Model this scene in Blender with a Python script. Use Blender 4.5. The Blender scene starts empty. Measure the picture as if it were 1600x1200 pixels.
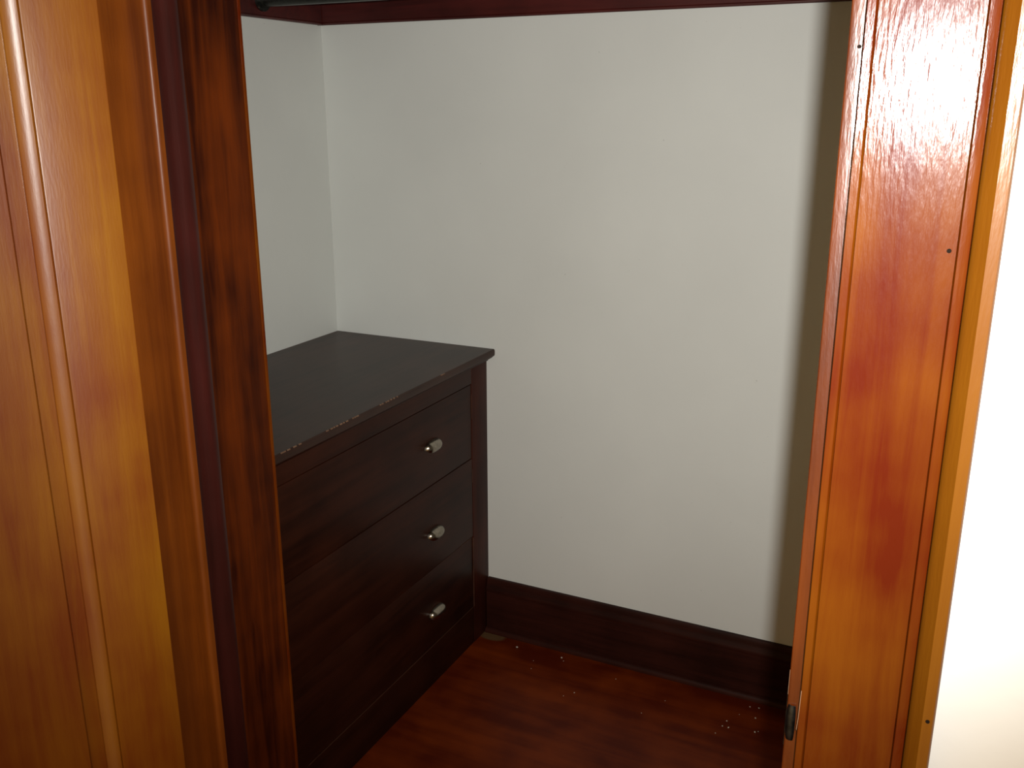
import bpy, bmesh, math, random
from mathutils import Vector, Matrix

random.seed(4)
SC = bpy.context.scene
COL = SC.collection

# ------------------------------------------------------------------ camera
EYE = 1.5375                      # lens height above the floor
cam_d = bpy.data.cameras.new('camera')
cam_d.sensor_width = 36.0
cam_d.lens = 1480.44 / 1600.0 * 36.0
cam_d.clip_start = 0.02
cam = bpy.data.objects.new('camera', cam_d)
COL.objects.link(cam)
cam.location = (0, 0, EYE)
cam.rotation_euler = (math.pi / 2 - 0.2841, 0.0016, 0.4531)
SC.camera = cam

# ------------------------------------------------------------------ world, flash, exposure
world = bpy.data.worlds.new('dim_room')
SC.world = world
world.use_nodes = True
bg = world.node_tree.nodes['Background']
bg.inputs['Color'].default_value = (1.0, 0.60, 0.21, 1)
bg.inputs['Strength'].default_value = 0.62

# the camera's own flash, a few centimetres up and to the right of the lens
rot = cam.rotation_euler.to_matrix()
fl_d = bpy.data.lights.new('flash', 'SPOT')
fl_d.energy = 114.0
fl_d.color = (1.0, 0.985, 0.95)
fl_d.shadow_soft_size = 0.011
fl_d.spot_size = math.radians(92)
fl_d.spot_blend = 1.0
flash = bpy.data.objects.new('flash', fl_d)
COL.objects.link(flash)
flash.location = Vector((0, 0, EYE)) + rot @ Vector((0.034, 0.034, 0.0))
flash.rotation_euler = (math.pi / 2 - 0.2841 + 0.14, 0, 0.4531 - 0.06)

vs = SC.view_settings
vs.view_transform = 'Standard'
vs.look = 'None'
vs.exposure = 0.0
vs.gamma = 1.0
vs.use_curve_mapping = False


# ------------------------------------------------------------------ materials
def nodes(name):
    m = bpy.data.materials.new(name)
    m.use_nodes = True
    nt = m.node_tree
    return m, nt, nt.nodes['Principled BSDF']


def wood(name, dark, light, axis='z', rough=0.42, coat=0.5, coat_rough=0.2, grain=1.0,
         contrast=(0.35, 0.7), bump=0.05, blotch=0.5, spec=0.5, patch=None):
    m, nt, b = nodes(name)
    N, L = nt.nodes, nt.links
    tc = N.new('ShaderNodeTexCoord')
    mp = N.new('ShaderNodeMapping')
    s = [1, 1, 1]
    s['xyz'.index(axis)] = 0.06
    mp.inputs['Scale'].default_value = [v * grain for v in s]
    L.new(tc.outputs['Object'], mp.inputs['Vector'])
    # long fibre streaks
    n1 = N.new('ShaderNodeTexNoise')
    n1.inputs['Scale'].default_value = 60
    n1.inputs['Detail'].default_value = 7
    n1.inputs['Roughness'].default_value = 0.6
    n1.inputs['Distortion'].default_value = 0.6
    L.new(mp.outputs[0], n1.inputs['Vector'])
    # broad figure
    n2 = N.new('ShaderNodeTexNoise')
    n2.inputs['Scale'].default_value = 14
    n2.inputs['Detail'].default_value = 3
    n2.inputs['Distortion'].default_value = 1.2
    L.new(mp.outputs[0], n2.inputs['Vector'])
    # unevenly taken stain
    n3 = N.new('ShaderNodeTexNoise')
    n3.inputs['Scale'].default_value = 7
    n3.inputs['Detail'].default_value = 3
    L.new(tc.outputs['Object'], n3.inputs['Vector'])
    a = N.new('ShaderNodeMath'); a.operation = 'MULTIPLY'; a.inputs[1].default_value = 0.5
    L.new(n1.outputs['Fac'], a.inputs[0])
    c = N.new('ShaderNodeMath'); c.operation = 'MULTIPLY_ADD'; c.inputs[1].default_value = 0.5
    L.new(n2.outputs['Fac'], c.inputs[0]); L.new(a.outputs[0], c.inputs[2])
    d = N.new('ShaderNodeMath'); d.operation = 'MULTIPLY_ADD'
    d.inputs[1].default_value = blotch
    L.new(n3.outputs['Fac'], d.inputs[0]); L.new(c.outputs[0], d.inputs[2])
    e = N.new('ShaderNodeMath'); e.operation = 'SUBTRACT'; e.inputs[1].default_value = blotch * 0.5
    L.new(d.outputs[0], e.inputs[0])
    r = N.new('ShaderNodeValToRGB')
    r.color_ramp.elements[0].position = contrast[0]
    r.color_ramp.elements[0].color = (*dark, 1)
    r.color_ramp.elements[1].position = contrast[1]
    r.color_ramp.elements[1].color = (*light, 1)
    L.new(e.outputs[0], r.inputs['Fac'])
    col = r.outputs['Color']
    if patch:                                  # a worn bare spot: centre, radii, colour
        (pc, pr, pcol) = patch
        mp2 = N.new('ShaderNodeMapping')
        mp2.inputs['Location'].default_value = [-pc[i] / pr[i] for i in range(3)]
        mp2.inputs['Scale'].default_value = [1 / v for v in pr]
        L.new(tc.outputs['Object'], mp2.inputs['Vector'])
        ln = N.new('ShaderNodeVectorMath'); ln.operation = 'LENGTH'
        L.new(mp2.outputs[0], ln.inputs[0])
        ad = N.new('ShaderNodeMath'); ad.operation = 'MULTIPLY_ADD'; ad.inputs[1].default_value = 0.9
        L.new(n1.outputs['Fac'], ad.inputs[0]); L.new(ln.outputs['Value'], ad.inputs[2])
        mr = N.new('ShaderNodeMapRange')
        mr.inputs['From Min'].default_value = 1.25
        mr.inputs['From Max'].default_value = 1.6
        mr.inputs['To Min'].default_value = 1
        mr.inputs['To Max'].default_value = 0
        L.new(ad.outputs[0], mr.inputs['Value'])
        mx = N.new('ShaderNodeMix'); mx.data_type = 'RGBA'
        L.new(mr.outputs[0], mx.inputs['Factor'])
        L.new(col, mx.inputs['A']); mx.inputs['B'].default_value = (*pcol, 1)
        col = mx.outputs['Result']
    L.new(col, b.inputs['Base Color'])
    b.inputs['Roughness'].default_value = rough
    b.inputs['Specular IOR Level'].default_value = spec
    b.inputs['Coat Weight'].default_value = coat
    b.inputs['Coat Roughness'].default_value = coat_rough
    if name == 'door_wood':
        b.inputs['Coat IOR'].default_value = 1.62
    # brush marks in the varnish
    mp3 = N.new('ShaderNodeMapping')
    s3 = [1, 1, 1]; s3['xyz'.index(axis)] = 0.16
    mp3.inputs['Scale'].default_value = s3
    L.new(tc.outputs['Object'], mp3.inputs['Vector'])
    n4 = N.new('ShaderNodeTexNoise')
    n4.inputs['Scale'].default_value = 420
    n4.inputs['Detail'].default_value = 3
    L.new(mp3.outputs[0], n4.inputs['Vector'])
    bp = N.new('ShaderNodeBump')
    bp.inputs['Strength'].default_value = bump
    bp.inputs['Distance'].default_value = 0.003
    L.new(n4.outputs['Fac'], bp.inputs['Height'])
    L.new(bp.outputs[0], b.inputs['Normal'])
    L.new(bp.outputs[0], b.inputs['Coat Normal'])
    return m


def plaster(name, col, rough=0.55, bump=0.08, marks=0.0, spec=0.4):
    m, nt, b = nodes(name)
    N, L = nt.nodes, nt.links
    tc = N.new('ShaderNodeTexCoord')
    n = N.new('ShaderNodeTexNoise')
    n.inputs['Scale'].default_value = 2.2
    n.inputs['Detail'].default_value = 4
    L.new(tc.outputs['Object'], n.inputs['Vector'])
    r = N.new('ShaderNodeValToRGB')
    r.color_ramp.elements[0].position = 0.3
    r.color_ramp.elements[0].color = (*[c * 0.95 for c in col], 1)
    r.color_ramp.elements[1].position = 0.7
    r.color_ramp.elements[1].color = (*[min(1, c * 1.03) for c in col], 1)
    L.new(n.outputs['Fac'], r.inputs['Fac'])
    out = r.outputs['Color']
    if marks:
        # small scuffs and fly specks
        for sc, th, dk in ((9.0, 0.022, 0.72), (31.0, 0.034, 0.84)):
            v = N.new('ShaderNodeTexVoronoi')
            v.inputs['Scale'].default_value = sc
            nz = N.new('ShaderNodeTexNoise')
            nz.inputs['Scale'].default_value = 60
            L.new(tc.outputs['Object'], nz.inputs['Vector'])
            ad = N.new('ShaderNodeMix'); ad.data_type = 'VECTOR'
            ad.inputs['Factor'].default_value = 0.012
            L.new(tc.outputs['Object'], ad.inputs['A'])
            L.new(nz.outputs['Color'], ad.inputs['B'])
            L.new(ad.outputs['Result'], v.inputs['Vector'])
            mr = N.new('ShaderNodeMapRange')
            mr.inputs['From Min'].default_value = th * 0.5
            mr.inputs['From Max'].default_value = th
            mr.inputs['To Min'].default_value = marks
            mr.inputs['To Max'].default_value = 0
            L.new(v.outputs['Distance'], mr.inputs['Value'])
            mx = N.new('ShaderNodeMix'); mx.data_type = 'RGBA'
            L.new(mr.outputs[0], mx.inputs['Factor'])
            L.new(out, mx.inputs['A'])
            mx.inputs['B'].default_value = (*[c * dk * 0.8 for c in col], 1)
            out = mx.outputs['Result']
    L.new(out, b.inputs['Base Color'])
    b.inputs['Roughness'].default_value = rough
    b.inputs['Specular IOR Level'].default_value = spec
    n2 = N.new('ShaderNodeTexNoise')
    n2.inputs['Scale'].default_value = 55
    n2.inputs['Detail'].default_value = 5
    L.new(tc.outputs['Object'], n2.inputs['Vector'])
    bp = N.new('ShaderNodeBump')
    bp.inputs['Strength'].default_value = bump
    bp.inputs['Distance'].default_value = 0.004
    L.new(n2.outputs['Fac'], bp.inputs['Height'])
    L.new(bp.outputs[0], b.inputs['Normal'])
    return m


def metal(name, col, rough, wear=0.3, metallic=1.0):
    m, nt, b = nodes(name)
    N, L = nt.nodes, nt.links
    tc = N.new('ShaderNodeTexCoord')
    n = N.new('ShaderNodeTexNoise')
    n.inputs['Scale'].default_value = 160
    n.inputs['Detail'].default_value = 4
    L.new(tc.outputs['Object'], n.inputs['Vector'])
    r = N.new('ShaderNodeValToRGB')
    r.color_ramp.elements[0].position = 0.35
    r.color_ramp.elements[0].color = (*[c * (1 - wear) for c in col], 1)
    r.color_ramp.elements[1].position = 0.65
    r.color_ramp.elements[1].color = (*col, 1)
    L.new(n.outputs['Fac'], r.inputs['Fac'])
    L.new(r.outputs['Color'], b.inputs['Base Color'])
    b.inputs['Metallic'].default_value = metallic
    b.inputs['Specular IOR Level'].default_value = 0.5 if metallic else 0.0
    b.inputs['Roughness'].default_value = rough
    return m


M = dict(
    wall=plaster('painted_plaster', (0.740, 0.760, 0.722), marks=0.5),
    wall_room=plaster('painted_plaster_room', (0.64, 0.65, 0.63)),
    ceil=plaster('ceiling_plaster', (0.78, 0.77, 0.72)),
    casing=wood('casing_wood', (0.062, 0.0050, 0.0003), (0.110, 0.028, 0.0009), rough=0.5, spec=0.03, coat=0.45, coat_rough=0.185, bump=0.12, blotch=0.9),
    jamb_right=wood('strike_jamb_wood', (0.050, 0.008, 0.0006), (0.110, 0.022, 0.0015), rough=0.5, spec=0.1, coat=1.0, coat_rough=0.27, bump=0.12, blotch=0.8),
    backband=wood('backband_wood', (0.115, 0.036, 0.0013), (0.155, 0.056, 0.0022), rough=0.5, spec=0.1, coat=0.5, coat_rough=0.22, bump=0.08),
    door=wood('door_wood', (0.140, 0.026, 0.0004), (0.225, 0.082, 0.0010), rough=0.5, spec=0.1, coat=1.0, coat_rough=0.37, bump=0.05, blotch=0.65),
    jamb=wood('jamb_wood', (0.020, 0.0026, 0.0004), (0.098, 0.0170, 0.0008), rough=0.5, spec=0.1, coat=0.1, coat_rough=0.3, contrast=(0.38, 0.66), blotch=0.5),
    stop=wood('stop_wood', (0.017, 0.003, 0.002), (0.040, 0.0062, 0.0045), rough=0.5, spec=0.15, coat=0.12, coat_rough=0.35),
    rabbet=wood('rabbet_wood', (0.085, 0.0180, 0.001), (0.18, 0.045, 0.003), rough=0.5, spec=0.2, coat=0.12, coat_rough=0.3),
    dresser=wood('dresser_wood', (0.017, 0.0042, 0.0018), (0.042, 0.0105, 0.0045), axis='y', rough=0.45, spec=0.1, coat=0.05, coat_rough=0.25, bump=0.03),
    dresser_v=wood('dresser_wood_upright', (0.026, 0.0055, 0.003), (0.060, 0.0125, 0.0060), axis='z', rough=0.45, spec=0.1, coat=0.05, coat_rough=0.25, bump=0.03),
    dresser_top=wood('dresser_top_wood', (0.024, 0.0100, 0.0060), (0.054, 0.022, 0.014), axis='y', rough=0.42, spec=0.16, coat=0.14, coat_rough=0.2, bump=0.03),
    raw=wood('bare_wood', (0.16, 0.085, 0.050), (0.28, 0.16, 0.095), axis='z', coat=0, spec=0.1),
    rubbed=wood('rubbed_wood', (0.055, 0.022, 0.014), (0.10, 0.046, 0.028), axis='y', coat=0, spec=0.1),
    base=wood('baseboard_wood', (0.019, 0.0050, 0.0030), (0.048, 0.0120, 0.0075), axis='x', rough=0.5, spec=0.1, coat=0.02, coat_rough=0.3, bump=0.03),
    cleat=wood('cleat_wood', (0.040, 0.006, 0.005), (0.09, 0.013, 0.010), axis='x', rough=0.45, spec=0.3, coat=0.2, coat_rough=0.25),
    floor=wood('floor_wood', (0.085, 0.0085, 0.0005), (0.175, 0.026, 0.0014), axis='x', rough=0.5, spec=0.12, coat=0.08, coat_rough=0.3, grain=0.6, blotch=0.9, bump=0.02,
               patch=((-1.17, 2.262, 0), (0.040, 0.026, 1), (0.12, 0.065, 0.028))),
    nickel=metal('aged_nickel', (0.36, 0.32, 0.26), 0.24),
    steel=metal('worn_dark_steel', (0.085, 0.09, 0.09), 0.40, wear=0.6),
    brass=metal('aged_brass', (0.40, 0.30, 0.14), 0.35),
    rod=metal('blackened_rod', (0.035, 0.036, 0.030), 0.3, metallic=0.6),
    crumb=plaster('plaster_crumb', (0.62, 0.56, 0.48), rough=0.8),
    nail=metal('dark_nail', (0.012, 0.008, 0.006), 1.0, metallic=0.0),
)


# ------------------------------------------------------------------ mesh helpers
def box(bm, a, b, bev=0.0, seg=2):
    x0, y0, z0 = a; x1, y1, z1 = b
    vs_ = [bm.verts.new(p) for p in ((x0, y0, z0), (x1, y0, z0), (x1, y1, z0), (x0, y1, z0),
                                     (x0, y0, z1), (x1, y0, z1), (x1, y1, z1), (x0, y1, z1))]
    fs = [bm.faces.new([vs_[i] for i in f]) for f in
          ((0, 3, 2, 1), (4, 5, 6, 7), (0, 1, 5, 4), (1, 2, 6, 5), (2, 3, 7, 6), (3, 0, 4, 7))]
    if bev:
        es = {e for f in fs for e in f.edges}
        bmesh.ops.bevel(bm, geom=list(es), offset=bev, segments=seg, affect='EDGES', profile=0.6)


def prism(bm, pts, a0, a1, axis='z'):
    """closed profile pts swept along an axis; pts are the two other coordinates in xyz order"""
    def P(p, t):
        return {'z': (p[0], p[1], t), 'y': (p[0], t, p[1]), 'x': (t, p[0], p[1])}[axis]
    A = [bm.verts.new(P(p, a0)) for p in pts]
    B = [bm.verts.new(P(p, a1)) for p in pts]
    n = len(pts)
    for i in range(n):
        bm.faces.new((A[i], A[(i + 1) % n], B[(i + 1) % n], B[i]))
    bm.faces.new(A[::-1]); bm.faces.new(B)
    bmesh.ops.recalc_face_normals(bm, faces=bm.faces[:])


def arc(cx, cy, r, a0, a1, n=6, ry=None):
    ry = r if ry is None else ry
    return [(cx + r * math.cos(math.radians(a0 + (a1 - a0) * i / n)),
             cy + ry * math.sin(math.radians(a0 + (a1 - a0) * i / n))) for i in range(n + 1)]


def tube(bm, p, q, r, n=24):
    p, q = Vector(p), Vector(q)
    d = (q - p).normalized()
    u = d.orthogonal().normalized(); v = d.cross(u)
    rings = []
    for c in (p, q):
        rings.append([bm.verts.new(c + r * (math.cos(t) * u + math.sin(t) * v))
                      for t in [2 * math.pi * i / n for i in range(n)]])
    for i in range(n):
        bm.faces.new((rings[0][i], rings[0][(i + 1) % n], rings[1][(i + 1) % n], rings[1][i]))
    bm.faces.new(rings[0][::-1]); bm.faces.new(rings[1])


def obj(name, bm, mat, parent=None, smooth=False):
    bmesh.ops.recalc_face_normals(bm, faces=bm.faces[:])
    me = bpy.data.meshes.new(name)
    bm.to_mesh(me); bm.free()
    me.materials.append(mat)
    if smooth:
        for p in me.polygons:
            p.use_smooth = True
        me.set_sharp_from_angle(angle=math.radians(38))
    o = bpy.data.objects.new(name, me)
    COL.objects.link(o)
    if parent:
        o.parent = parent
        o.matrix_parent_inverse = parent.matrix_basis.inverted()
    return o


def empty(name, loc=(0, 0, 0)):
    o = bpy.data.objects.new(name, None)
    o.empty_display_size = 0.1
    o.location = loc
    COL.objects.link(o)
    return o


def tag(o, label=None, cat=None, group=None, kind=None):
    for k, v in (('label', label), ('category', cat), ('group', group), ('kind', kind)):
        if v:
            o[k] = v
    return o


def mbox(name, a, b, mat, parent=None, bev=0.0):
    bm = bmesh.new(); box(bm, a, b, bev)
    return obj(name, bm, mat, parent, smooth=bool(bev))


# ------------------------------------------------------------------ key dimensions
XL = -1.712            # closet left wall
YB = 2.30              # closet back wall
YF = 0.74              # room side of the front wall
YI = 0.995             # closet side of the front wall
XR = 0.08              # closet right wall
JL, JR = -0.864, -0.097  # opening, left and right jamb faces
HEAD = 2.06
CEIL = 2.55

# ------------------------------------------------------------------ structure
tag(mbox('floor', (-2.2, -0.6, -0.03), (1.6, YB + 0.05, 0.0), M['floor']),
    'red-brown varnished wooden floor inside the closet', 'floor', kind='structure')
tag(mbox('wall_back', (XL - 0.05, YB, 0), (XR + 0.05, YB + 0.06, CEIL), M['wall']),
    'off-white painted back wall of the closet, marked with small specks', 'wall', kind='structure')
tag(mbox('wall_left', (XL - 0.06, YI, 0), (XL, YB, CEIL), M['wall']),
    'off-white painted left closet wall above the dresser', 'wall', kind='structure')
tag(mbox('wall_right', (XR, YI, 0), (XR + 0.06, YB, CEIL), M['wall']),
    'off-white painted right closet wall behind the door jamb', 'wall', kind='structure')
bm = bmesh.new()
box(bm, (-2.2, YF, 0), (JL - 0.018, YI, CEIL))
box(bm, (JR + 0.018, YF, 0), (1.6, YI, CEIL))
box(bm, (JL - 0.018, YF, HEAD + 0.018), (JR + 0.018, YI, CEIL))
tag(obj('wall_front', bm, M['wall_room']),
    'bright white room wall right of the door casing', 'wall', kind='structure')
tag(mbox('ceiling', (-2.2, YF, CEIL), (1.6, YB + 0.06, CEIL + 0.04), M['ceil']),
    'plain plaster ceiling above the closet', 'ceiling', kind='structure')


# baseboards: board, moulded cap, shoe
def baseboard(name, label, x0, x1, y, axis='x', side=-1):
    root = empty(name, ((x0 + x1) / 2, y, 0) if axis == 'x' else (y, (x0 + x1) / 2, 0))
    tag(root, label, 'baseboard', kind='structure')
    s = side
    b1 = bmesh.new()
    pts = [(y, 0.0), (y + s * 0.018, 0.0), (y + s * 0.018, 0.133), (y, 0.133)]
    prism(b1, pts, x0, x1, axis)
    obj('board', b1, M['base'], root)
    b2 = bmesh.new()
    pts = [(y, 0.1335), (y + s * 0.020, 0.1335), (y + s * 0.0215, 0.139), (y + s * 0.020, 0.145),
           (y + s * 0.016, 0.153), (y + s * 0.0135, 0.162), (y + s * 0.013, 0.169),
           (y + s * 0.010, 0.1745), (y, 0.1745)]
    prism(b2, pts, x0, x1, axis)
    obj('cap_moulding', b2, M['base'], root, smooth=True)
    b3 = bmesh.new()
    pts = [(y + s * 0.0182, 0.0)] + [(y + s * (0.0182 + 0.013 * math.cos(t)), 0.016 * math.sin(t))
                                     for t in [math.pi / 2 * i / 6 for i in range(7)]]
    prism(b3, pts, x0, x1, axis)
    obj('shoe_moulding', b3, M['base'], root, smooth=True)
    return root


baseboard('baseboard_back', 'dark stained baseboard along the closet back wall, right of the dresser', -1.1988, XR - 0.001, YB - 0.0005)

# ------------------------------------------------------------------ right side of the door frame
tr = tag(empty('trim_1', (JR, YF, 0)), 'orange-brown varnished door casing and jamb right of the opening', 'door frame', kind='structure')
Z0, Z1 = 0.0, HEAD + 0.10
# jamb board with eased front edge
bm = bmesh.new()
pts = [(JR + 0.0175, YI - 0.001), (JR + 0.0175, YF - 0.0003)] + [(JR + 0.0095, YF - 0.0003)] + \
      arc(JR + 0.0015, YF + 0.0003, 0.0015, 270, 180, 3) + [(JR, YI - 0.001)]
prism(bm, pts, Z0, HEAD)
obj('jamb', bm, M['jamb_right'], tr, smooth=True)
# door stop on the right jamb
bm = bmesh.new()
prism(bm, [(JR - 0.0002, 0.819), (JR - 0.0002, 0.871), (JR - 0.008, 0.871), (JR - 0.010, 0.865), (JR - 0.010, 0.823), (JR - 0.008, 0.819)][::-1], Z0, HEAD - 0.011)
obj('door_stop', bm, M['stop'], tr)
# casing: bead at the jamb, quirk, broad flat, outer bead; the flat leans a little outwards
bm = bmesh.new()
fy = lambda x: 0.7185 + 0.060 * (x + 0.077)
pts = [(-0.0845, 0.7395), (-0.0845, 0.7215)]
pts += [(-0.0843, 0.7196), (-0.0838, 0.7190), (-0.0786, 0.7194), (-0.0779, 0.7202)]            # inner bead
pts += [(-0.0772, 0.7215), (-0.0766, fy(-0.0766))]
pts += [(-0.0105, fy(-0.0105)), (-0.0098, fy(-0.0098) + 0.0022)]
pts += [(-0.0095, 0.7212), (-0.0090, 0.7206), (-0.0030, 0.7210), (-0.0022, 0.7216)]             # outer bead
pts += [(-0.0018, 0.7242), (-0.0018, 0.7395)]
prism(bm, pts, Z0, Z1)
obj('casing_board', bm, M['casing'], tr, smooth=True)
# backband: hollow rising to a proud flat with an eased corner
bm = bmesh.new()
pts = [(-0.0016, 0.7395), (-0.0016, 0.7240), (-0.0008, 0.7218), (0.0025, 0.7172), (0.0066, 0.7132), (0.0079, 0.7114),
       (0.0087, 0.7105), (0.0160, 0.7110), (0.0172, 0.7125), (0.0176, 0.7150), (0.0176, 0.7395)]
prism(bm, pts, Z0, Z1)
obj('backband', bm, M['backband'], tr, smooth=True)


# strike plate with curled lip wrapping the jamb corner
def strike(parent):
    root_z = EYE - 0.6907 * YF
    b1 = bmesh.new()
    box(b1, (JR - 0.0012, YF + 0.004, root_z - 0.028), (JR - 0.0001, YF + 0.034, root_z + 0.030), 0.0004, 1)
    p = obj('strike_plate', b1, M['steel'], parent)
    p['label'] = 'worn steel strike plate with a curled lip'
    b2 = bmesh.new()
    n = 8
    hts = [(-0.0165 + 0.034 * i / 9) for i in range(10)]
    outer, inner = [], []
    for i, h in enumerate(hts):
        wy = 1.0 - 0.55 * abs(i - 4.5) ** 3 / 4.5 ** 3
        ro, ri = [], []
        for k in range(n + 1):
            t = math.pi * (1.0 + 0.75 * k / n)
            for rad, lst in ((0.0050 * (0.6 + 0.4 * wy), ro), (0.0038 * (0.6 + 0.4 * wy), ri)):
                lst.append(b2.verts.new((JR + 0.0048 + rad * math.cos(t), YF + 0.0005 + rad * math.sin(t), root_z + h)))
        outer.append(ro); inner.append(ri)
    for i in range(9):
        for k in range(n):
            b2.faces.new((outer[i][k], outer[i][k + 1], outer[i + 1][k + 1], outer[i + 1][k]))
            b2.faces.new((inner[i][k], inner[i + 1][k], inner[i + 1][k + 1], inner[i][k + 1]))
        b2.faces.new((outer[i][0], outer[i + 1][0], inner[i + 1][0], inner[i][0]))
        b2.faces.new((outer[i][n], inner[i][n], inner[i + 1][n], outer[i + 1][n]))
    for i in (0, 9):
        for k in range(n):
            b2.faces.new((outer[i][k], inner[i][k], inner[i][k + 1], outer[i][k + 1]))
    obj('strike_lip', b2, M['steel'], p, smooth=True)
    # worn bare edge above the plate
    b3 = bmesh.new()
    box(b3, (JR - 0.0002, YF - 0.0003, root_z + 0.026), (JR + 0.0005, YF + 0.0006, root_z + 0.050), 0.0001, 1)
    obj('worn_edge', b3, M['raw'], parent)['label'] = 'pale chipped edge above the strike plate'
    b3 = bmesh.new()
    prism(b3, [(JR + 0.0130, root_z + 0.046), (JR + 0.0135, root_z + 0.046), (JR + 0.0130, root_z + 0.020), (JR + 0.0122, root_z + 0.008), (JR + 0.0118, root_z + 0.009), (JR + 0.0125, root_z + 0.020)], YF - 0.0215, YF - 0.0190, 'y')
    obj('worn_edge', b3, M['raw'], parent)['label'] = 'pale chip along the casing bead beside the strike plate'


strike(tr)


# nail holes and dents on casing and jamb
def dot(name, c, r, n, mat, parent, depth=0.0008):
    b = bmesh.new()
    c = Vector(c); n = Vector(n).normalized()
    tube(b, c - n * depth, c + n * 0.0003, r, 10)
    return obj(name, b, mat, parent)


dot('nail_head', (-0.0890, 0.7386, EYE + 0.0405), 0.0014, (0, -1, 0), M['nail'], tr)
dot('nail_head', (-0.0150, fy(-0.0150), EYE - 0.096), 0.0016, (0, -1, 0), M['nail'], tr)
dot('nail_head', (0.0125, 0.7107, EYE - 0.459), 0.0016, (0, -1, 0), M['nail'], tr)

# ------------------------------------------------------------------ left side of the door frame
tl = tag(empty('trim_2', (JL, YF, 0)), 'dark red-brown door jamb left of the opening, next to the dresser', 'door frame', kind='structure')
bm = bmesh.new()
pts = [(JL - 0.0175, YI - 0.001)] + [(JL - 0.003, YI - 0.001)] + arc(JL - 0.003, YI - 0.004, 0.003, 90, 0, 5) + \
      [(JL, 0.8445), (JL - 0.0175, 0.8445)]
prism(bm, pts, Z0, HEAD)
obj('jamb', bm, M['jamb'], tl, smooth=True)
bm = bmesh.new()
prism(bm, [(JL - 0.004, YI + 0.0002), (JL - 0.004, YI - 0.0008)] + [(JL + 0.0002, YI - 0.0048), (JL + 0.0006, YI - 0.0042)] + [(JL + 0.0008, YI - 0.002)] + [(JL + 0.0008, YI + 0.0002), (JL - 0.003, YI + 0.0002)], Z0, HEAD)
obj('edge_bead', bm, M['casing'], tl)
bm = bmesh.new()
prism(bm, [(JL - 0.0175, YF + 0.0005), (JL - 0.0175, 0.8440), (JL, 0.8440), (JL, YF + 0.0005)], Z0, HEAD)
obj('hinge_rabbet', bm, M['rabbet'], tl)
# moulded door stop: bright front nosing, then a dark hollow face
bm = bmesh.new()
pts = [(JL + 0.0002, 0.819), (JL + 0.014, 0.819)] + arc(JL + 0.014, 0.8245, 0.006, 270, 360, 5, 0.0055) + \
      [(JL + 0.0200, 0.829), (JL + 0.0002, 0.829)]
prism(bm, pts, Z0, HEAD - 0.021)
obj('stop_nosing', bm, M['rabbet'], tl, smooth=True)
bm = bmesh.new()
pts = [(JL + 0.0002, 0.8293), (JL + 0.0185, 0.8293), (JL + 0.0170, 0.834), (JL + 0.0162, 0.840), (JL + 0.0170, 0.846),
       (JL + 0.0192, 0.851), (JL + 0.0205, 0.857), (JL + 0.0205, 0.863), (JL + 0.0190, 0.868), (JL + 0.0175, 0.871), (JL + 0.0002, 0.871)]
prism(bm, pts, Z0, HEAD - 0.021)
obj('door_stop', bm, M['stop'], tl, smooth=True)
bm = bmesh.new()
pts = [(-0.8765, 0.7395), (-0.8765, 0.722), (-0.880, 0.7185), (-0.884, 0.7205), (-0.950, 0.7205), (-0.957, 0.7185), (-0.962, 0.722), (-0.962, 0.7395)]
prism(bm, pts, Z0, Z1)
obj('casing_board', bm, M['casing'], tl)
bm = bmesh.new()
prism(bm, [(-0.9622, 0.7395), (-0.9622, 0.7235), (-0.968, 0.7065), (-0.972, 0.703), (-0.980, 0.7035), (-0.982, 0.707), (-0.982, 0.7395)], Z0, Z1)
obj('backband', bm, M['backband'], tl)

# head of the frame
th = tag(empty('trim_3', ((JL + JR) / 2, YF, HEAD)), 'varnished head casing across the top of the closet opening', 'door frame', kind='structure')
mbox('jamb', (JL, YF, HEAD), (JR, YI - 0.001, HEAD + 0.0175), M['jamb'], th)
mbox('door_stop', (JL, 0.819, HEAD - 0.0105), (JR, 0.871, HEAD - 0.0003), M['stop'], th)
mbox('casing_board', (-0.962, 0.7205, HEAD + 0.1003), (-0.0018, 0.7395, HEAD + 0.19), M['casing'], th, 0.002)
mbox('casing_board', (-0.8762, 0.7205, HEAD + 0.010), (-0.0848, 0.7395, HEAD + 0.0998), M['casing'], th, 0.002)

# ------------------------------------------------------------------ the open door (swung into the room)
XD = -0.824            # face turned towards the opening
TH = 0.040
DY1, DY0 = 0.738, 0.738 - 0.755
DZ0, DZ1 = 0.012, HEAD - 0.004
dr = tag(empty('door_1', (XD, DY1, DZ0)), 'honey-brown panelled wooden door standing open at the left', 'door', kind='structure')
SW = 0.056 + 0.0015
S_IN = 0.6629          # room-side edge of the hinge stile
RB, RT = 0.26, 1.93    # panel opening in height
SL = DY0 + (DY1 - S_IN)
mbox('stile', (XD - TH, S_IN, DZ0), (XD, DY1, DZ1), M['door'], dr, 0.0016)
mbox('stile', (XD - TH, DY0, DZ0), (XD, SL, DZ1), M['door'], dr, 0.0016)
mbox('rail', (XD - TH, SL + 0.0002, DZ0), (XD, S_IN - 0.0002, RB), M['door'], dr, 0.001)
mbox('rail', (XD - TH, SL + 0.0002, RT), (XD, S_IN - 0.0002, DZ1), M['door'], dr, 0.001)


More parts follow.
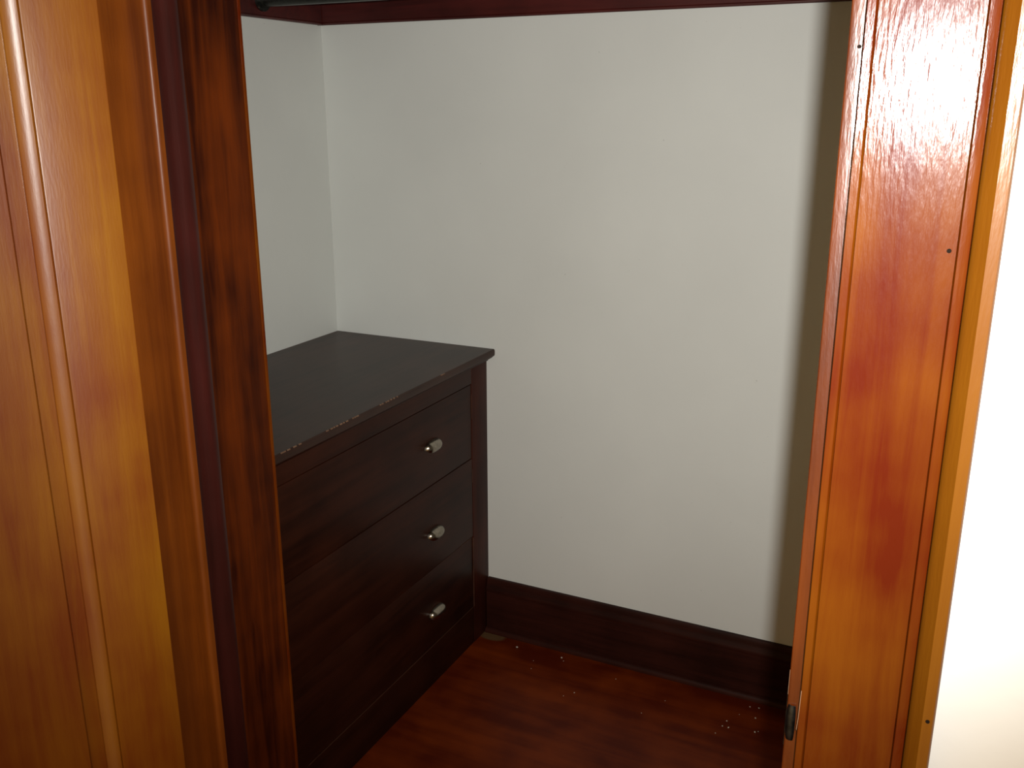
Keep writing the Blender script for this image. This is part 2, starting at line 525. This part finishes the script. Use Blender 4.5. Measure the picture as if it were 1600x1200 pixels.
# sticking: sloping moulding round the panel, mitred frame
def ring(bm, prof, y0, y1, z0, z1):
    """prof: list of (inset, x); makes a mitred moulding round the rectangle"""
    loops = []
    for ins, x in prof:
        loops.append([bm.verts.new(p) for p in ((x, y0 + ins, z0 + ins), (x, y1 - ins, z0 + ins),
                                                (x, y1 - ins, z1 - ins), (x, y0 + ins, z1 - ins))])
    for a, b in zip(loops, loops[1:] + loops[:1]):
        for i in range(4):
            bm.faces.new((a[i], a[(i + 1) % 4], b[(i + 1) % 4], b[i]))


bm = bmesh.new()
ring(bm, [(0.0002, XD - 0.012), (0.0002, XD - 0.0022), (0.0016, XD - 0.0014), (0.0032, XD - 0.0018), (0.0145, XD - 0.0085), (0.0153, XD - 0.0100), (0.0150, XD - 0.0120)],
     SL, S_IN, RB, RT)
obj('panel_moulding', bm, M['door'], dr, smooth=True)
# raised panel: margin, small step, field
bm = bmesh.new()
ins = [(0.0002, XD - 0.0122), (0.0312, XD - 0.0120), (0.0330, XD - 0.0090), (0.0340, XD - 0.0082)]
y0, y1, z0, z1 = SL, S_IN, RB, RT
loops = []
for i_, x in ins:
    loops.append([bm.verts.new(p) for p in ((x, y0 + i_, z0 + i_), (x, y1 - i_, z0 + i_), (x, y1 - i_, z1 - i_), (x, y0 + i_, z1 - i_))])
for a, b in zip(loops, loops[1:]):
    for i in range(4):
        bm.faces.new((a[i], a[(i + 1) % 4], b[(i + 1) % 4], b[i]))
bm.faces.new(loops[-1])
back = [bm.verts.new((XD - 0.028, v.co.y, v.co.z)) for v in loops[0]]
for i in range(4):
    bm.faces.new((loops[0][i], back[i], back[(i + 1) % 4], loops[0][(i + 1) % 4]))
bm.faces.new(back[::-1])
obj('panel', bm, M['door'], dr)
# butt hinges on the hinge edge, knuckles to the room side
for hz in (0.28, 1.80):
    b1 = bmesh.new()
    tube(b1, (XD - TH - 0.006, DY1 + 0.0, hz - 0.045), (XD - TH - 0.006, DY1, hz + 0.045), 0.0055, 16)
    obj('hinge', b1, M['brass'], dr, smooth=True)
# knob on the free stile
kb = bmesh.new()
bmesh.ops.create_uvsphere(kb, u_segments=24, v_segments=14, radius=0.027)
bmesh.ops.scale(kb, vec=(0.75, 1, 1), verts=kb.verts)
bmesh.ops.translate(kb, vec=(XD + 0.042, DY0 + 0.055, 1.0265), verts=kb.verts)
tube(kb, (XD + 0.0005, DY0 + 0.055, 1.0265), (XD + 0.026, DY0 + 0.055, 1.0265), 0.010, 16)
tube(kb, (XD + 0.0003, DY0 + 0.055, 1.0265), (XD + 0.003, DY0 + 0.055, 1.0265), 0.024, 24)
obj('door_knob', kb, M['brass'], dr, smooth=True)
dr.rotation_euler.z = math.radians(-20)      # it stands a little past square to the wall

# ------------------------------------------------------------------ built-in dresser
XF = -1.2009                     # carcass face
DB, DF = YB - 0.0005, 1.03       # back and front ends along the left wall
dz = [EYE + v for v in (-0.6516, -0.7331, -0.9505, -1.1912, -1.4178)]
YS = 2.2075                      # stile edge by the back wall
YS2 = DF + 0.085
ds = tag(empty('dresser', ((XL + XF) / 2, (DB + DF) / 2, 0)),
         'dark brown built-in wooden dresser with three drawers in the closet corner', 'dresser')
bm = bmesh.new()
xt = -1.1745
pts = [(XL + 0.001, dz[0] - 0.0205), (XL + 0.001, dz[0] - 0.0005), (xt - 0.003, dz[0]), (xt - 0.0006, dz[0] - 0.0022),
       (xt, dz[0] - 0.006), (xt, dz[0] - 0.0145), (xt - 0.0012, dz[0] - 0.019), (xt - 0.0035, dz[0] - 0.0205)]
prism(bm, pts, DF - 0.012, DB, 'y')
obj('top', bm, M['dresser_top'], ds, smooth=True)
bm = bmesh.new()
zz = dz[0] - 0.0207
pts = [(XF - 0.001, zz), (xt - 0.006, zz), (xt - 0.007, zz - 0.003), (xt - 0.0115, zz - 0.0065), (xt - 0.0175, zz - 0.0085),
       (xt - 0.0205, zz - 0.0115), (xt - 0.0215, zz - 0.0145), (XF - 0.001, zz - 0.0145)]
prism(bm, pts, DF, DB, 'y')
obj('cove_moulding', bm, M['dresser'], ds, smooth=True)
# chipped edge of the top
for y0, y1 in ((1.30, 1.45), (1.52, 1.60), (1.615, 1.64), (1.72, 1.80), (2.0, 2.02)):
    b1 = bmesh.new()
    n = 7
    for k in range(n):
        ya = y0 + (y1 - y0) * (k + random.random() * 0.5) / n
        yb = ya + (y1 - y0) / n * random.uniform(0.3, 0.8)
        box(b1, (xt - 0.0028, ya, dz[0] - 0.0022), (xt - 0.0006, yb, dz[0] + 0.0001))
    o = obj('worn_edge', b1, M['raw'], ds)
    o['label'] = 'pale chipped spots on the front edge of the top'
    o['kind'] = 'stuff'
# carcass
mbox('stile', (XF - 0.02, YS, 0.0), (XF, DB, zz - 0.0003), M['dresser_v'], ds, 0.0008)
mbox('stile', (XF - 0.02, DF, 0.0), (XF, YS2, zz - 0.0003), M['dresser_v'], ds, 0.0008)
mbox('rail', (XF - 0.02, YS2 + 0.0003, dz[1] + 0.0012), (XF, YS - 0.0003, zz - 0.0003), M['dresser'], ds, 0.0006)
mbox('rail', (XF - 0.02, YS2 + 0.0003, 0.0), (XF - 0.0015, YS - 0.0003, dz[4] - 0.0012), M['dresser'], ds, 0.0006)
mbox('side_panel', (XL + 0.001, DF, 0.0), (XF - 0.0202, DF + 0.018, zz - 0.0003), M['dresser_v'], ds)
mbox('side_panel', (XL + 0.001, DB - 0.018, 0.0), (XF - 0.0202, DB, zz - 0.0003), M['dresser_v'], ds)
mbox('back_panel', (XL + 0.001, DF + 0.0182, 0.0), (XL + 0.009, DB - 0.0182, zz - 0.0003), M['dresser_v'], ds)


def pull(parent, yc, zc, x):
    """cup pull: quarter-round hood with closed ends on a thin flanged plate"""
    b1 = bmesh.new()
    L_, R_ = 0.038, 0.019
    nu, nv = 16, 10
    for sgn, rr in ((1, 1.0), (-1, 0.90)):
        g = []
        for i in range(nu + 1):
            s_ = -1 + 2 * i / nu
            prof = (1 - abs(s_) ** 3.2) ** 0.5 if abs(s_) < 1 else 0.0
            row = []
            for j in range(nv + 1):
                t = math.radians(-35 + 125 * j / nv)
                row.append(b1.verts.new((x + 0.001 + rr * prof * R_ * math.cos(t),
                                         yc + s_ * L_ * (1 if sgn > 0 else 0.95),
                                         zc + rr * prof * R_ * 0.95 * math.sin(t))))
            g.append(row)
        for i in range(nu):
            for j in range(nv):
                b1.faces.new((g[i][j], g[i + 1][j], g[i + 1][j + 1], g[i][j + 1]))
        if sgn > 0:
            g0 = g
        else:
            for i in range(nu):
                b1.faces.new((g0[i][0], g[i][0], g[i + 1][0], g0[i + 1][0]))
    bmesh.ops.remove_doubles(b1, verts=b1.verts, dist=1e-6)
    cup = obj('drawer_pull', b1, M['nickel'], parent, smooth=True)
    cup['label'] = 'aged nickel cup pull'
    return cup


def flange(parent, yc, zc, x):
    b2 = bmesh.new()
    box(b2, (x + 0.0001, yc - 0.0475, zc - 0.009), (x + 0.0014, yc + 0.0475, zc + 0.0205), 0.0005, 1)
    return b2


for k in range(3):
    zt, zb = dz[k + 1] - 0.0016, dz[k + 2] + 0.0006
    xf = XF - (0.0012, 0.0006, 0.0022)[k]
    root_bm = bmesh.new()
    box(root_bm, (xf - 0.018, YS2 + 0.002, zb), (xf, YS - (0.0012, 0.0014, 0.0020)[k], zt), 0.0012, 2)
    d_ = obj('drawer', root_bm, M['dresser'], ds, smooth=True)
    zc = EYE + (-0.843, -1.090, -1.325)[k]
    for yc in (1.99, 1.255):
        pull(d_, yc, zc, xf)
# bare wood showing on the stile and rail edges round the lowest drawer, and small chips
for a, b, lb in (((XF - 0.0018, YS - 0.0016, dz[4] - 0.001), (XF + 0.0003, YS + 0.0006, dz[3] - 0.006), 'bare wood edge beside the lowest drawer'),
                 ((XF - 0.0018, 1.42, dz[4] - 0.0016), (XF - 0.0004, YS - 0.004, dz[4] - 0.0008), 'bare wood line under the lowest drawer'),
                 ((XF - 0.0012, YS - 0.0008, dz[2] - 0.075), (XF + 0.0003, YS + 0.0004, dz[2] - 0.035), 'pale chip beside the middle drawer'),
                 ((XF - 0.0012, YS - 0.0006, dz[1] - 0.10), (XF + 0.0002, YS + 0.0002, dz[1] - 0.03), 'pale scratch beside the top drawer'),
                 ((XF - 0.0018, 2.135, dz[3] - 0.0018), (XF - 0.0004, 2.185, dz[3] - 0.0008), 'pale chip at the top of the lowest drawer')):
    mbox('worn_edge', a, b, M['rubbed'], ds)['label'] = lb

# ------------------------------------------------------------------ shelf with its cleats, closet rod
zc0 = EYE + 0.2184
sh = tag(empty('closet_shelf', (-0.85, YB - 0.2, zc0)), 'dark red wooden shelf cleat board running along the closet walls above', 'shelf')


def cleat(a0, a1, axis, w):
    b = bmesh.new()
    s = -1 if axis == 'x' else 1
    pts = [(w, zc0 + 0.10), (w, zc0 + 0.001), (w + s * 0.016, zc0), (w + s * 0.0185, zc0 + 0.002),
           (w + s * 0.0190, zc0 + 0.005), (w + s * 0.0170, zc0 + 0.0075), (w + s * 0.0170, zc0 + 0.10)]
    prism(b, pts, a0, a1, axis)
    return obj('cleat', b, M['cleat'], sh, smooth=True)


cleat(XL + 0.001, XR - 0.001, 'x', YB - 0.0005)
cleat(1.0, YB - 0.0202, 'y', XL + 0.0005)
bm = bmesh.new()
box(bm, (XL + 0.001, YB - 0.42, zc0 + 0.1002), (XR - 0.001, YB - 0.0008, zc0 + 0.122), 0.002)
obj('shelf_board', bm, M['cleat'], sh)

rd = tag(empty('closet_rod', (XL + 0.0175, 2.035, EYE + 0.26)), 'black metal hanging rod under the closet shelf', 'rod')
zr = EYE + 0.2445 + 0.0160
bm = bmesh.new()
tube(bm, (XL + 0.021, 2.035, zr), (XR - 0.003, 2.035, zr), 0.0160, 28)
obj('pole', bm, M['rod'], rd, smooth=True)
bm = bmesh.new()
tube(bm, (XL + 0.0178, 2.035, zr), (XL + 0.0235, 2.035, zr), 0.0265, 28)
tube(bm, (XL + 0.0235, 2.035, zr), (XL + 0.034, 2.035, zr), 0.0195, 28)
obj('socket', bm, M['rod'], rd, smooth=True)
bm = bmesh.new()
tube(bm, (XL + 0.0235, 2.015, zr - 0.0175), (XL + 0.0250, 2.015, zr - 0.0175), 0.0032, 12)
obj('screw', bm, M['nickel'], rd, smooth=True)

# ------------------------------------------------------------------ plaster crumbs on the floor
spots = [(-1.073, 2.232, .0036), (-.932, 2.238, .0030), (-.921, 2.226, .0018), (-.834, 2.097, .0020), (-.855, 2.07, .0014),
         (-.64, 2.09, .0014), (-.429, 2.154, .0022), (-.434, 2.128, .0020), (-.418, 2.128, .0026), (-.443, 2.092, .0017),
         (-.353, 2.139, .0028), (-.364, 2.198, .0026), (-.365, 2.245, .0024), (-.388, 2.242, .0018), (-.406, 2.196, .0013),
         (-.754, 2.207, .0013), (-.989, 2.151, .0013), (-.346, 2.146, .0018), (-1.0, 2.19, .0011), (-.60, 2.17, .0011)]
for i, (x, y, r) in enumerate(spots):
    b = bmesh.new()
    bmesh.ops.create_icosphere(b, subdivisions=1, radius=r)
    for v in b.verts:
        v.co *= random.uniform(0.65, 1.15)
        v.co.z *= 0.7
    mz = min(v.co.z for v in b.verts)
    bmesh.ops.translate(b, vec=(0, 0, -mz), verts=b.verts)
    o = obj('plaster_crumb', b, M['crumb'])
    o.location = (x, y, 0.0)
    if i == 0:
        tag(o, 'largest white plaster crumb, lying against the baseboard nearest the dresser', 'crumb', 'plaster crumbs on the closet floor')
    elif i == 1:
        tag(o, 'second largest white plaster crumb, by the baseboard a little right of the largest', 'crumb', 'plaster crumbs on the closet floor')
    elif x > -0.5:
        tag(o, 'tiny white plaster crumb on the floor in the scatter near the right door jamb', 'crumb', 'plaster crumbs near the right jamb')
    else:
        tag(o, 'tiny white plaster crumb lying alone on the middle of the closet floor', 'crumb', 'stray plaster crumbs in the middle of the floor')
